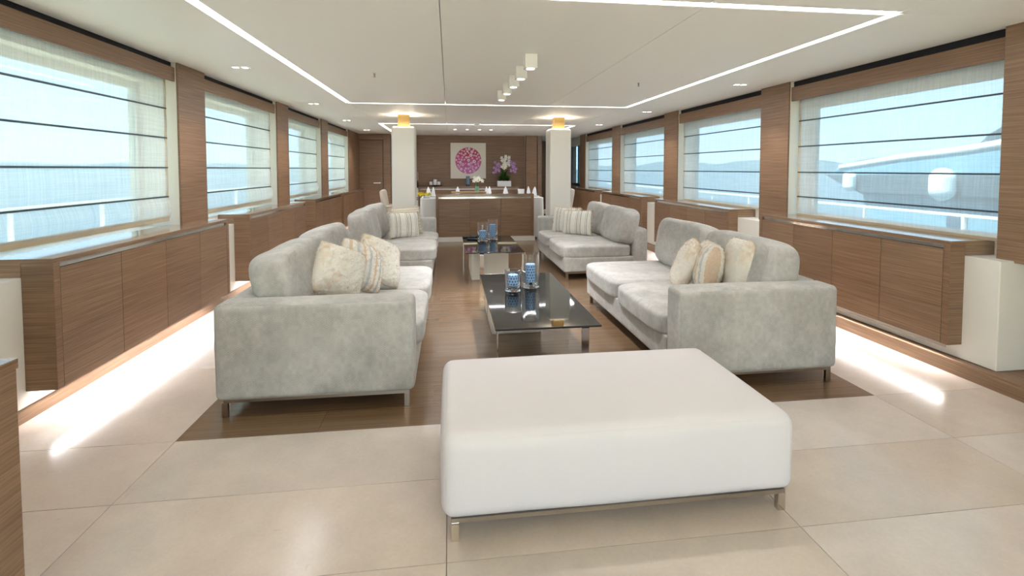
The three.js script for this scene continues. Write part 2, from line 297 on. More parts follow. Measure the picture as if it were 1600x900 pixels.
[L, R].forEach((w, wi) => {
  const side = SIDE[wi], wall = struct(`wall_${side}`), s = w.s;
  // outer skin below and above the windows, and between them
  part('wall_skin', bx(w.back, w.out, -0.1, 0.80, w.end - 0.1, ZA), M.trim, wall);
  part('wall_skin', bx(w.back + s * 0.05, w.out, w.hb - 0.02, H + 0.1, w.end - 0.1, ZA), M.trim, wall);
  const solid = []; let z = ZA;
  for (const [a, b] of w.bays) { solid.push([z, a]); z = b; }
  if (wi) { solid.push([z, -13.12]); } else solid.push([z, w.end - 0.1]);
  solid.forEach(([a, b], k) => {
    part('column', bx(w.col, w.col + s * 0.018, 0.80, H, a, b, 0.004, 'z', k * 0.7, wi), woodTint[k % 3], wall);
    part('window_pier', bx(w.col + s * 0.018, w.out, 0.80, H, a - 0.003, b + 0.003), M.trim, wall);
  });
  // white dado behind the credenzas, on a wooden plinth
  part('dado', bx(w.dado, w.back, 0.10, 0.812, -2.655, w.end, 0.006), M.white, wall);
  if (!wi) part('wall_skin', bx(w.col, w.back, 0.0, 0.80, -2.64, ZA), M.wood, wall); else part('wall_panel', bx(w.back - 0.03, w.back, 0.0, 0.80, -2.64, ZA), M.wood, wall);
  const b = new THREE.Group(); b.name = `baseboard_${side}`; b.userData = { kind: 'structure' }; scene.add(b);
  part('plinth', bx(w.base, w.back, 0, 0.098, ZA, w.end, 0.003), M.wood, b);
  // each bay: header board under a dark slot, soffit, sill, window, blind
  w.bays.forEach(([a, bz], k) => {
    part('header_board', bx(w.hdr, w.hdr + s * 0.025, w.hb, w.ht, a, bz, 0.003, 'z', k, 0.3), woodTint[(k + 1) % 3], wall);
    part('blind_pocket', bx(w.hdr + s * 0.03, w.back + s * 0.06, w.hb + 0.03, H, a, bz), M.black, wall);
    part('sill', bx(w.back, w.out, 0.80, 0.905, a, bz, 0.003), M.white, wall);
    const win = struct(`window_${++windowNumber}`), gx = w.glass, f = 0.035, t = w.hb - 0.04;
    const bars = [bx(gx - 0.02, gx + 0.02, 0.905, 0.905 + f, a, bz), bx(gx - 0.02, gx + 0.02, t - f, t + 0.04, a, bz), bx(gx - 0.02, gx + 0.02, 0.905, t, a, a - f), bx(gx - 0.02, gx + 0.02, 0.905, t, bz + f, bz)];
    part('window_frame', bars, M.trim, win);
    part('pane', bx(gx - 0.004, gx + 0.004, 0.905 + f, t - f, a - f, bz + f), M.paneTint, win);
    // roman blind: sheer cloth, thin rods, hem
    const ord = ['nearest', 'second', 'third', 'farthest'][k];
    const z0 = a - 0.015, z1 = bz + (wi ? 0.045 : 0.03), zc = (z0 + z1) / 2, bl = thing('roman_blind', `sheer white roman blind with dark rods in the ${ord} ${side} window`, 'blind', [w.blind, 0, zc], 0, 'sheer roman blinds on the windows');
    const yt = w.hb + 0.02, yb = wi ? 0.915 : 0.955, ys = [yt, ...w.rods, yb], pos = [], uv = [], idx = [], NZ = 24; let rows = 0;
    for (let q = 0; q < ys.length - 1; q++) for (let m = q ? 1 : 0; m <= 6; m++) {
      const tt = m / 6, y = ys[q] + (ys[q + 1] - ys[q]) * tt, last = q === ys.length - 2, bow = (last ? 0.032 : 0.007) * Math.sin(tt * Math.PI);
      for (let n = 0; n <= NZ; n++) { const zz = z0 + (z1 - z0) * n / NZ - zc; pos.push(-s * bow * (last ? 0.8 + 0.4 * PN.noise(zz * 2, k, wi * 7 + 0.5) : 1) * (last && wi ? 0.3 : 1), y, zz); uv.push(zz + k * 0.37 + wi * 0.5, y); }
      rows++;
    }
    for (let r = 0; r < rows - 1; r++) for (let n = 0; n < NZ; n++) { const p = r * (NZ + 1) + n, q = p + NZ + 1; idx.push(p, q, p + 1, p + 1, q, q + 1); }
    const g = new THREE.BufferGeometry(); g.setAttribute('position', new THREE.Float32BufferAttribute(pos, 3)); g.setAttribute('uv', new THREE.Float32BufferAttribute(uv, 2)); g.setIndex(idx); g.computeVertexNormals();
    part('cloth', g, M.blind, bl);
    for (const y of w.rods) part('rod', bx(-0.006, 0.006, y - 0.006, y + 0.006, z0 - zc, z1 - zc), M.rod, bl);
    part('hem', bx(-0.007, 0.007, yb - 0.004, yb + (wi ? 0.02 : 0.042), z0 - zc, z1 - zc, 0.003), M.hem, bl);
    part('edge_band', bx(-0.004, 0.004, yb + 0.04, yt, z1 - zc, z1 + 0.03 - zc), M.hem, bl);
  });
});
// ---- the passage window at the far right, without a blind
{
  const win = struct(`window_${++windowNumber}`), a = -13.12, b = -14.9;
  part('window_frame', [bx(3.78, 3.83, 0.9, 0.98, a, b), bx(3.78, 3.83, 2.14, 2.2, a, b), bx(3.78, 3.83, 0.9, 2.14, a, a - 0.06), bx(3.78, 3.83, 0.9, 2.14, a - 0.9, a - 1.0), bx(3.78, 3.83, 0.9, 2.14, b + 0.06, b)], M.rod, win);
  part('pane', bx(3.8, 3.808, 0.98, 2.14, a - 0.06, b + 0.06), M.paneTint, win);
  const w = struct('wall_passage');
  part('wall_skin', bx(3.72, 3.94, 2.2, H, a, -16), M.trim, w);
  part('wall_skin', bx(3.72, 3.94, 0.8, 0.9, a, b), M.wood, w);
  part('wall_skin', bx(3.72, 3.94, 0.8, H, b, -16), M.wood, w);
}
// ---- far walls
{
  const w = struct('wall_far');
  const board = (x0, x1, z, n, y0 = 0, y1 = H) => { for (let k = 0; k < n; k++) part('panel', bx(x0 + (x1 - x0) * k / n + 0.001, x0 + (x1 - x0) * (k + 1) / n - 0.001, y0, y1, z - 0.08, z, 0.002, 'x', k * 0.61, z), woodTint[k % 3], w); };
  board(-1.0, 2.11, ZB, 1);
  part('panel', bx(2.11, 2.42, 0, H, ZB, -13.38, 0.003, 'x', 0.4), woodTint[2], w);
  part('slot', bx(2.42, 2.44, 0, H, ZB, -13.5), M.black, w);
  part('panel', bx(2.44, 2.56, 0, H, ZB - 0.1, -13.42, 0.003, 'x', 0.9), woodTint[0], w);
  part('passage_end', bx(2.4, 3.75, 0, H, -16, -15.9, 0, 'x'), M.wood, w);
  part('passage_side', bx(2.44, 2.56, 0, H, -15.9, ZB), M.wood, w);
  // left: door wall, then a dark opening behind the pillar
  part('panel', bx(-2.47, -2.40, 0, H, -13.25, -13.17, 0.002, 'x'), woodTint[1], w);
  part('panel', bx(-2.40, -1.72, 2.17, H, -13.25, -13.17, 0.002, 'x', 0.2), woodTint[1], w);
  part('panel', bx(-1.72, -1.53, 0, H, -13.25, -13.17, 0.002, 'x', 0.5), woodTint[0], w);
  part('panel', bx(-1.06, -1.0, 0, H, ZB - 0.08, -13.17, 0.002, 'x', 0.5), woodTint[0], w);
  part('recess', [bx(-1.53, -1.06, 0, H, -13.95, -13.9), bx(-1.58, -1.53, 0, H, -13.95, -13.25), bx(-1.06, -1.02, 0, H, -13.95, ZB)], M.wood, w);
  const d = struct('door_1'); part('door_rebate', bx(-2.41, -1.71, 0, 2.18, -13.27, -13.245), M.black, d);
  part('door_leaf', bx(-2.388, -1.734, 0.01, 2.158, -13.24, -13.182, 0.003, 'x', 0.1), woodTint[0], d);
  const hd = part('door_handle', [bx(-1.97, -1.79, 1.02, 1.046, -13.135, -13.12, 0.004), cyl(0.012, 0.012, 0.05, 0, -0.025, 0, 12).rotateX(Math.PI / 2).translate(-1.80, 1.033, -13.15)], M.porcelain, d);
  part('rosette', cyl(0.026, 0.026, 0.01, 0, 0, 0, 20).rotateX(Math.PI / 2).translate(-1.80, 1.033, -13.172), M.chrome, hd);
  part('lock', cyl(0.024, 0.024, 0.012, 0, 0, 0, 20).rotateX(Math.PI / 2).translate(-1.80, 0.93, -13.172), M.chrome, d);
}
// ---- aft wall behind the camera with a wide glass door
{
  const w = struct('wall_aft');
  part('wall_skin', bx(-3, -1.7, 0, H, ZA, ZA + 0.1), M.wood, w); part('wall_skin', bx(2.95, 4.2, 0, H, ZA, ZA + 0.1), M.wood, w); part('wall_skin', bx(-1.7, 2.95, 2.12, H, ZA, ZA + 0.1), M.wood, w);
  const d = struct('door_2');
  for (let k = 0; k < 3; k++) {
    const a = -1.7 + k * 1.55, b = a + 1.55;
    part('door_frame', [bx(a, a + 0.05, 0, 2.12, ZA + 0.02, ZA + 0.07), bx(b - 0.05, b, 0, 2.12, ZA + 0.02, ZA + 0.07), bx(a, b, 0, 0.06, ZA + 0.02, ZA + 0.07), bx(a, b, 2.06, 2.12, ZA + 0.02, ZA + 0.07)], M.steel, d);
    part('pane', bx(a + 0.05, b - 0.05, 0.06, 2.06, ZA + 0.04, ZA + 0.048), M.pane, d);
  }
}
// ================================================================ CREDENZAS along both walls
[L, R].forEach((w, wi) => w.cred.forEach(([a, b], k) => {
  const s = w.s, zc = (a + b) / 2, half = Math.abs(a - b) / 2, ord = ['nearest', 'second', 'third', 'farthest'][k];
  const t = thing('credenza', `long brown oak credenza below the ${ord} ${SIDE[wi]} window`, 'credenza', [w.front, 0, zc], 0, 'oak credenzas below the windows');
  const dep = Math.abs(w.dado - w.front), deep = Math.abs(w.back - w.front) - 0.001, o = k * 0.83 + wi * 0.4, y0 = wi ? 0.2 : 0.185;
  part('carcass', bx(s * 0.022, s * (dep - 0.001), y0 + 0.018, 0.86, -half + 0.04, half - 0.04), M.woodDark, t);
  part('top', [bx(0, s * deep, 0.888, 0.912, -half, half, 0.002, 'z', o), bx(s * dep, s * deep, 0.813, 0.89, -half, half, 0, 'z', o)], M.woodTop, t);
  part('rail', bx(0, s * 0.02, 0.884, 0.8885, -half + 0.04, half - 0.04, 0, 'z', o), M.wood, t);
  for (const e of [-1, 1]) part('side_panel', bx(0, s * (dep - 0.0005), y0, 0.888, e * half, e * (half - 0.045), 0.002, 'z', o + e), woodTint[1], t);
  const inner = 2 * (half - 0.047);
  for (let q = 0; q < 4; q++) part('door', bx(0.001 * s, s * 0.021, y0 + 0.002, 0.853, -inner / 2 + inner * q / 4 + 0.002, -inner / 2 + inner * (q + 1) / 4 - 0.002, 0.0015, 'z', o + 0.03 * q, 0.2 * k), woodTint[(q + k) % 3], t);
  part('chrome_strip', bx(s * 0.012, s * 0.02, 0.857, 0.884, -half + 0.047, half - 0.047), M.chrome, t);
  const lx = wi ? 0.038 : dep * 0.5; // light strip let in under the carcass, behind the doors
  part('light_strip', bx(s * (lx - 0.010), s * (lx + 0.010), y0 + 0.008, y0 + 0.018, -half + 0.05, half - 0.05), M.glowSoft, t);
  if (wi) part('added_light_lip', bx(s * (lx + 0.011), s * (lx + 0.013), y0 - 0.036, y0 + 0.018, -half + 0.05, half - 0.05), M.steel, t);  // unseen lip added on the right only, keeps strip light off the dado
  area(0.02, 2 * half - 0.1, 0xfdfcff, L_UNDER, [w.front + s * lx, y0 + 0.005, zc], [0, -1, 0]);
}));

// ================================================================ PILLARS
[[-0.765, -8.56, 'left'], [1.955, -8.66, 'right']].forEach(([x, z, side]) => {
  const t = thing('pillar', `square white pillar with brass collar on the ${side} of the dining area`, 'pillar', [x, 0, z], 0, 'white pillars');
  part('shaft', bx(-0.195, 0.195, 0, 2.105, -0.195, 0.195, 0.03), M.white, t);
  part('collar', bx(-0.095, 0.095, 2.105, H - 0.004, -0.095, 0.095, 0.004), M.brass, t);
  for (const e of [-1, 1]) { part('uplight', bx(e * 0.115, e * 0.17, 2.105, 2.112, -0.16, 0.16), M.glowSoft, t); area(0.05, 0.3, 0xfff0d8, L_PILLAR, [x + e * 0.1425, 2.118, z], [0, 1, 0]); }
  part('uplight', bx(-0.1, 0.1, 2.105, 2.112, 0.115, 0.17), M.glowSoft, t); area(0.2, 0.05, 0xfff0d8, L_PILLAR, [x, 2.118, z + 0.1425], [0, 1, 0]);
});
// ================================================================ CEILING FITTINGS
[-3.93, -4.39, -4.83, -5.28, -5.76].forEach((z, k) => {
  const t = thing('cube_downlight', `white cube downlight, ${['nearest', 'second', 'third', 'fourth', 'farthest'][k]} in the row on the ceiling`, 'ceiling light', [0.655 - 0.01 * k, H - 0.115, z], 0, 'row of white cube downlights');
  part('body', bx(-0.05, 0.05, 0.004, 0.115, -0.05, 0.05, 0.004), M.gelcoat, t);
  part('lens', cyl(0.032, 0.032, 0.004, 0, 0, 0, 24), M.glow, t);
  spot(WARM, L_CUBE, [0.655 - 0.01 * k, H - 0.12, z], 0.85, 1.5);
});
[[-1.87, -4.73], [-1.89, -7.22], [-1.92, -9.6], [-1.93, -11.9], [3.15, -5.0], [3.16, -7.56], [3.1, -9.9]].forEach(([x, z], k) => {
  const t = thing('recessed_spotlight', `small twin recessed spotlight over the ${x < 0 ? 'left' : 'right'} aisle, ${['nearest', 'second', 'third', 'fourth'][k % 4]} from the front`, 'ceiling light', [x, H, z], 0, 'recessed twin spotlights');
  part('frame', bx(-0.075, 0.075, -0.004, -0.0005, -0.04, 0.04), M.gelcoat, t);
  for (const e of [-1, 1]) part('lens', bx(e * 0.04 - 0.022, e * 0.04 + 0.022, -0.006, -0.004, -0.022, 0.022), M.glow, t);
  spot(WARM, L_SPOT, [x, H - 0.012, z], 0.9, 1);
});
[[0.137, -11.44], [0.417, -11.42], [0.697, -11.4], [0.98, -11.5]].forEach(([x, z], k) => {
  const t = thing('round_downlight', `small round downlight before the painting, ${['first', 'second', 'third', 'fourth'][k]} from the left`, 'ceiling light', [x, H, z], 0, 'round downlights over the dining table');
  part('ring', cyl(0.045, 0.045, 0.006, 0, -0.0065, 0, 24), M.gelcoat, t); part('lens', cyl(0.03, 0.03, 0.003, 0, -0.0095, 0, 20), M.glow, t);
  spot(WARM, L_SPOT, [x, H - 0.014, z], 0.9, 1);
});
[[-0.707, -4.85, 'left'], [2.007, -5.03, 'right']].forEach(([x, z, side]) => {
  const t = thing('sprinkler', `tiny chrome sprinkler head on the ceiling ${side} of the cube downlights`, 'sprinkler', [x, H, z], 0, 'sprinkler heads');
  part('plate', cyl(0.022, 0.022, 0.004, 0, -0.0045, 0, 16), M.gelcoat, t); part('nozzle', cyl(0.006, 0.009, 0.035, 0, -0.039, 0, 10), M.steel, t); part('deflector', cyl(0.013, 0.013, 0.002, 0, -0.041, 0, 12), M.steel, t);
});
{
  const t = thing('smoke_detector', 'small white domed smoke detector on the ceiling over the dining table', 'smoke detector', [0.561, H, -10.05]);
  part('housing', new THREE.LatheGeometry([[0, -0.05], [0.03, -0.048], [0.05, -0.03], [0.058, -0.012], [0.06, -0.001]].map((p) => new THREE.Vector2(...p)), 24), M.gelcoat, t); part('base', cyl(0.065, 0.065, 0.004, 0, -0.0045, 0, 24), M.gelcoat, t);
}
// ================================================================ SOFAS
function sofa(label, xb, s, z0, z1, armNear, ns) { // xb: outer back, s: +1 faces +x; z0 near end, z1 far end
  const D = 1.1, Lz = z0 - z1, t = thing('sofa', label, 'sofa', [xb + s * D / 2, 0, (z0 + z1) / 2], 0, 'grey velvet sofas');
  const e = armNear ? 1 : -1, aw = 0.19, bw = 0.2;
  const add = (n, g, x, y, z, m = M.fabric, rz = 0) => { const q = part(n, g, m, t); q.position.set(s * x, y, z); q.rotation.z = s * rz; return q; };
  add('base', soft(D - bw + 0.01, 0.19, Lz - aw, 0.02, [0, 0, 0], 0.002, 14, ns), bw / 2 - 0.005, 0.1, -e * aw / 2);
  add('arm', soft(D, 0.545, aw, 0.035, [0.004, 0.006, 0.004], 0.004, 26, ns + 1), 0, 0.095, e * (Lz / 2 - aw / 2));
  add('back', soft(bw, 0.545, Lz - aw + 0.02, 0.045, [0.004, 0.006, 0.004], 0.003, 22, ns + 2), -D / 2 + bw / 2, 0.095, -e * aw / 2 + e * 0.01);
  const inner = Lz - aw, cw = inner / 2 - 0.004;
  for (let k = 0; k < 2; k++) {
    const zc = e * (Lz / 2 - aw - cw / 2 - 0.002 - k * (cw + 0.004));
    add('seat_cushion', soft(D - bw + 0.05, 0.18, cw + 0.004, 0.05, [0, 0, 0], 0.007, 30, ns + 3 + k, 7), bw / 2 + 0.02, 0.263, zc);
    add('back_cushion', soft(0.27, 0.475, cw + 0.004, 0.08, [0, 0, 0], 0.018, 30, ns + 6.3 * (k + 1), 5), -D / 2 + bw + 0.085 + (k ? 0.0 : 0.01), 0.42, zc, M.fabric, 0.2);
  }
  const fr = [];
  for (const zz of [-1, 1]) fr.push(bx(-D / 2 + 0.04, D / 2 - 0.03, 0.078, 0.098, zz * (Lz / 2 - 0.035) - 0.012, zz * (Lz / 2 - 0.035) + 0.012));
  for (const xx of [-1, 1]) fr.push(bx(xx * (D / 2 - 0.045) - 0.012, xx * (D / 2 - 0.045) + 0.012, 0.078, 0.098, -Lz / 2 + 0.035, Lz / 2 - 0.035));
  part('leg_frame', fr, M.steel, t);
  for (const xx of [-1, 1]) for (const zz of [-1, 1]) part('leg', bx(xx * (D / 2 - 0.045) - 0.016, xx * (D / 2 - 0.045) + 0.016, 0, 0.078, zz * (Lz / 2 - 0.035) - 0.012, zz * (Lz / 2 - 0.035) + 0.012, 0.002), M.steel, t);
  return t;
}
sofa('grey velvet two-seat sofa on the left, near the white ottoman', -1.31, 1, -2.86, -4.97, true, 1);
sofa('grey velvet two-seat sofa on the right, near the white ottoman', 2.52, -1, -2.85, -4.93, true, 21);
sofa('grey velvet two-seat sofa at the back left, before the pillar', -1.31, 1, -5.98, -7.85, false, 41);
sofa('grey velvet two-seat sofa at the back right, before the pillar', 2.52, -1, -5.93, -7.82, false, 61);

// ================================================================ OTTOMAN
{
  const t = thing('ottoman', 'large low white leather ottoman on chrome legs in the foreground', 'ottoman', [0.68, 0, -2.165]);
  const o = part('cushion', soft(1.43, 0.32, 0.79, 0.05, [0.008, 0.01, 0.008], 0.002, 30, 80), M.leather, t); o.position.y = 0.085;
  part('leg_frame', [bx(-0.68, 0.68, 0.07, 0.087, 0.355, 0.375), bx(-0.68, 0.68, 0.07, 0.087, -0.375, -0.355), bx(-0.68, -0.66, 0.07, 0.087, -0.355, 0.355), bx(0.66, 0.68, 0.07, 0.087, -0.355, 0.355)], M.steel, t);
  for (const x of [-1, 1]) for (const z of [-1, 1]) part('leg', bx(x * 0.665 - 0.016, x * 0.665 + 0.016, 0, 0.075, z * 0.365 - 0.014, z * 0.365 + 0.014, 0.003), M.chrome, t);
}
// ================================================================ COFFEE TABLES
function bentLeg(x, z, dx, dz, w) { // flat chrome bar: upright, then bent over under the glass
  const pts = [], r = 0.03, yT = 0.385; pts.push([0, 0], [0, yT - r]);
  for (let k = 1; k <= 6; k++) { const a = k / 6 * Math.PI / 2; pts.push([r - r * Math.cos(a), yT - r + r * Math.sin(a)]); }
  pts.push([0.42, yT]);
  const th = 0.008, sh = new THREE.Shape(); pts.forEach(([a, b], i) => (i ? sh.lineTo(a, b) : sh.moveTo(a, b)));
  const inn = pts.map(([a, b]) => [a < 0.001 ? a + th : a < r ? a + th * (1 - a / r) : a, b > yT - 0.001 ? b - th : b > yT - r ? b - th * (b - (yT - r)) / r : b]).reverse(); inn.forEach(([a, b]) => sh.lineTo(a, b));
  const g = new THREE.ExtrudeGeometry(sh, { depth: w, bevelEnabled: false }); g.translate(0, 0, -w / 2); g.rotateY(Math.atan2(-dz, dx)); g.translate(x, 0, z); return g;
}
function coffeeTable(label, x0, x1, z0, z1, legX, bl) {
  const cx = (x0 + x1) / 2, cz = (z0 + z1) / 2, t = thing('coffee_table', label, 'table', [cx, 0, cz], 0, 'black glass coffee tables'), hx = (x1 - x0) / 2, hz = (z0 - z1) / 2;
  part('glass_top', bx(-hx, hx, 0.387, 0.4, -hz, hz, 0.003), M.blackGlass, t);
  part('block', bx(bl[0] - cx, bl[1] - cx, 0, 0.335, bl[2] - cz, bl[3] - cz, 0.006), M.white, t);
  part('leg', bentLeg(legX - cx, hz - 0.06, 0, -1, 0.05), M.chrome, t);
  part('leg', bentLeg(-(legX - cx), -hz + 0.06, 0, 1, 0.05), M.chrome, t);
  part('leg', bentLeg(-hx + 0.012, legX > cx ? hz - 0.05 : -hz + 0.05, 1, 0, 0.05), M.chrome, t);
  part('leg', bentLeg(hx - 0.012, legX > cx ? -hz + 0.05 : hz - 0.05, -1, 0, 0.05), M.chrome, t);
}
coffeeTable('black glass coffee table with chrome legs behind the white ottoman', 0.28, 0.965, -2.99, -4.59, 0.875, [0.35, 0.775, -4.06, -4.9]);
coffeeTable('black glass coffee table farther back, with remote controls on it', 0.185, 0.9, -5.8, -7.26, 0.385, [0.27, 0.74, -6.1, -6.95]);

function candleVase(x, z, r, h, cr, ch, size, where) {
  const y = 0.4;
  const v = thing('glass_vase', `${size} clear glass cylinder vase on the ${where} coffee table`, 'vase', [x, y, z], 0, 'clear glass candle vases');
  part('cylinder', new THREE.LatheGeometry([[0, 0.0005], [r, 0.0005], [r, h], [r - 0.004, h], [r - 0.004, 0.012], [0, 0.012]].map((p) => new THREE.Vector2(...p)), 40), M.glass, v);
  const n = Math.round(46 * (r / 0.067) ** 2), peb = new THREE.InstancedMesh(new THREE.IcosahedronGeometry(0.009, 1), M.glass, n), m = new THREE.Matrix4();
  for (let k = 0; k < n; k++) { const a = rr(0, 6.283), q = Math.sqrt(rnd()) * (r - 0.018); m.makeRotationY(a).setPosition(q * Math.cos(a), 0.021 + Math.floor(k / n * 2) * 0.013 + (q > cr + 0.008 ? rr(0, 0.012) : 0), q * Math.sin(a)); peb.setMatrixAt(k, m); }
  peb.name = numbered('glass_pebbles'); peb.position.set(x, y, z); peb.userData = { kind: 'stuff', label: `clear glass pebbles in the ${size} vase on the ${where} coffee table`, category: 'pebbles' }; scene.add(shade(peb));
  const c = thing('candle', `${size === 'tall' ? 'tall' : 'short'} blue candle with dark lozenges in a vase on the ${where} coffee table`, 'candle', [x, y + 0.045, z], rr(0, 3), 'blue patterned candles');
  const side = new THREE.LatheGeometry([[cr, 0.002], [cr, ch - 0.005], [cr - 0.004, ch]].map((p) => new THREE.Vector2(...p)), 32);
  { const uv = side.attributes.uv, p = side.attributes.position; for (let i = 0; i < uv.count; i++) uv.setXY(i, uv.getX(i), p.getY(i) / 0.095); }
  part('wax', side, M.candle, c); part('wax_top', cyl(cr - 0.003, cr - 0.003, 0.004, 0, ch - 0.005, 0, 32), M.candleTop, c); part('wax_bottom', cyl(cr, cr, 0.003, 0, 0, 0, 32), M.candleTop, c); part('wick', cyl(0.0015, 0.0015, 0.012, 0, ch - 0.002, 0, 6), M.wick, c);
}
candleVase(0.515, -3.95, 0.067, 0.17, 0.045, 0.085, 'short', 'near');
candleVase(0.68, -4.06, 0.076, 0.285, 0.042, 0.15, 'tall', 'near');
candleVase(0.455, -6.74, 0.076, 0.262, 0.052, 0.1, 'short', 'far');
candleVase(0.605, -6.87, 0.074, 0.285, 0.045, 0.17, 'tall', 'far');
[[0.28, -7.06, 1.35, 'farther'], [0.33, -6.86, 1.15, 'nearer'], [0.38, -7.12, 0.8, 'tilted']].forEach(([x, z, a, w]) => {
  const t = thing('remote_control', `black remote control, the ${w} one beside the candle vases`, 'remote control', [x, 0.4005, z], a, 'remote controls');
  part('body', bx(-0.024, 0.024, 0, 0.018, -0.09, 0.09, 0.006), M.plastic, t);
  for (let k = 0; k < 5; k++) part('button', bx(-0.012, 0.012, 0.018, 0.0205, -0.07 + k * 0.026, -0.056 + k * 0.026, 0.001), M.rod, t);
});
// ================================================================ PILLOWS
function pillowGeo(w, h, T, N, rough, ns, round = 0) {
  const list = [];
  for (const s of [1, -1]) {
    const pos = [], uv = [], idx = [];
    for (let j = 0; j <= N; j++) for (let i = 0; i <= N; i++) {
      const u = Math.sin((i / N * 2 - 1) * Math.PI / 2), v = Math.sin((j / N * 2 - 1) * Math.PI / 2), pin = 1 - 0.07 * (1 - u * u) * Math.abs(v) ** 2, pin2 = 1 - 0.07 * (1 - v * v) * Math.abs(u) ** 2;
      const edge = (1 - u * u) * (1 - v * v), x = u * w / 2 * pin2 * (1 - round * v ** 4), y = v * h / 2 * pin * (1 - round * u ** 4), z = s * (T / 2) * Math.pow(edge, 0.42), k = rough * Math.min(1, edge * 8);
      const d = k * (PN.noise(x * 40 + ns, y * 40, s * 3 + ns) + 0.8 * PN.noise(x * 9, y * 9 + ns, s));
      pos.push(x, y + h / 2, z + s * d); uv.push((u + 1) / 2 * 0.98 + 0.01 + (s < 0 ? 0.13 : 0), (v + 1) / 2);
    }
    for (let j = 0; j < N; j++) for (let i = 0; i < N; i++) { const p = j * (N + 1) + i, q = p + N + 1; if (s > 0) idx.push(p, p + 1, q + 1, p, q + 1, q); else idx.push(p, q + 1, p + 1, p, q, q + 1); }
    const g = new THREE.BufferGeometry(); g.setAttribute('position', new THREE.Float32BufferAttribute(pos, 3)); g.setAttribute('uv', new THREE.Float32BufferAttribute(uv, 2)); g.setIndex(idx); g.computeVertexNormals(); list.push(g);
  }
  return mergeGeometries(list);
}
function pillow(label, [x, y, z], yaw, tilt, roll, w, h, T, mat, group, { fur = 0, fringe = false, ns = 0 } = {}) {
  const t = thing('throw_pillow', label, 'pillow', [x, y, z], 0, group); t.rotation.set(tilt, yaw, roll, 'YXZ');
  const g = pillowGeo(w, h, T, 40, fur ? 0.014 : 0.004, ns, fur ? 0.1 : 0.03), body = part('cover', g, mat, t);
  const strand = (n, len, rad, m, name, pick) => {
    const im = new THREE.InstancedMesh(new THREE.ConeGeometry(rad, len, 3, 1, true).translate(0, len / 2 - 0.002, 0), m, n), p = g.attributes.position, nn = g.attributes.normal, up = new THREE.Vector3(0, 1, 0), q = new THREE.Quaternion(), mt = new THREE.Matrix4();
    for (let k = 0; k < n; k++) { const i = pick(p), d = new THREE.Vector3(nn.getX(i) + rr(-0.6, 0.6), nn.getY(i) + rr(-0.9, 0.2), nn.getZ(i) + rr(-0.6, 0.6)).normalize(); q.setFromUnitVectors(up, d); mt.compose(new THREE.Vector3(p.getX(i) + rr(-0.006, 0.006), p.getY(i) + rr(-0.006, 0.006), p.getZ(i)), q, new THREE.Vector3(1, rr(0.6, 1.2), 1)); im.setMatrixAt(k, mt); }
    im.name = name; im.userData = { kind: 'stuff' }; t.add(shade(im));
  };
  if (fur) strand(fur, 0.014, 0.0018, ns % 2 ? M.hairTan : M.hair, 'fur', (p) => Math.floor(rnd() * p.count));
  if (fringe) strand(700, 0.03, 0.003, M.hair, 'fringe', (p) => { for (;;) { const i = Math.floor(rnd() * p.count); if (Math.abs(p.getX(i)) > w * 0.46 || p.getY(i) > h * 0.95) return i; } });
}
const FURG = 'fluffy pillows on the near sofas', STRG = 'striped pillows on the back sofas', RAD = Math.PI / 180;
pillow('cream and tan fluffy pillow nearest the arm of the left near sofa', [-0.80, 0.50, -3.47], 48 * RAD, -0.24, -0.42, 0.40, 0.38, 0.22, M.fur, FURG, { fur: 2600, ns: 2 });
pillow('striped fluffy pillow in the middle of three on the left near sofa', [-0.67, 0.50, -3.69], 54 * RAD, -0.34, -0.46, 0.40, 0.38, 0.17, M.furStripe, FURG, { fur: 2200, ns: 3 });
pillow('white and tan fluffy pillow farthest from the arm of the left near sofa', [-0.55, 0.50, -3.9], 56 * RAD, -0.42, -0.5, 0.41, 0.39, 0.17, M.fur, FURG, { fur: 2400, ns: 4 });
pillow('leaning tan fluffy pillow, leftmost of three on the right near sofa', [1.83, 0.43, -3.76], -112 * RAD, -0.40, 0, 0.40, 0.43, 0.17, M.fur, FURG, { fur: 2400, ns: 5 });
pillow('striped fluffy pillow in the middle of three on the right near sofa', [1.965, 0.43, -3.56], -106 * RAD, -0.16, 0, 0.36, 0.41, 0.22, M.furStripe, FURG, { fur: 2200, ns: 6 });
pillow('white and tan fluffy pillow nearest the arm of the right near sofa', [2.12, 0.43, -3.42], -102 * RAD, -0.18, 0, 0.38, 0.46, 0.2, M.fur, FURG, { fur: 2400, ns: 8 });
pillow('white pillow with grey stripes on the back left sofa', [-0.62, 0.43, -6.93], 32 * RAD, -0.25, -0.06, 0.46, 0.37, 0.15, M.stripe, STRG, { fringe: true, ns: 9 });
pillow('cream knitted pillow with fringe behind the striped one, back left sofa', [-0.60, 0.44, -7.16], 32 * RAD, -0.2, 0.02, 0.48, 0.41, 0.14, M.knit, STRG, { fringe: true, ns: 10 });
pillow('white pillow with grey stripes in front on the back right sofa', [1.84, 0.43, -6.93], -40 * RAD, -0.25, 0.03, 0.46, 0.37, 0.15, M.stripe, STRG, { fringe: true, ns: 11 });
pillow('striped pillow behind another on the back right sofa', [1.74, 0.43, -7.2], -40 * RAD, -0.22, 0, 0.46, 0.39, 0.14, M.stripe, STRG, { fringe: true, ns: 12 });

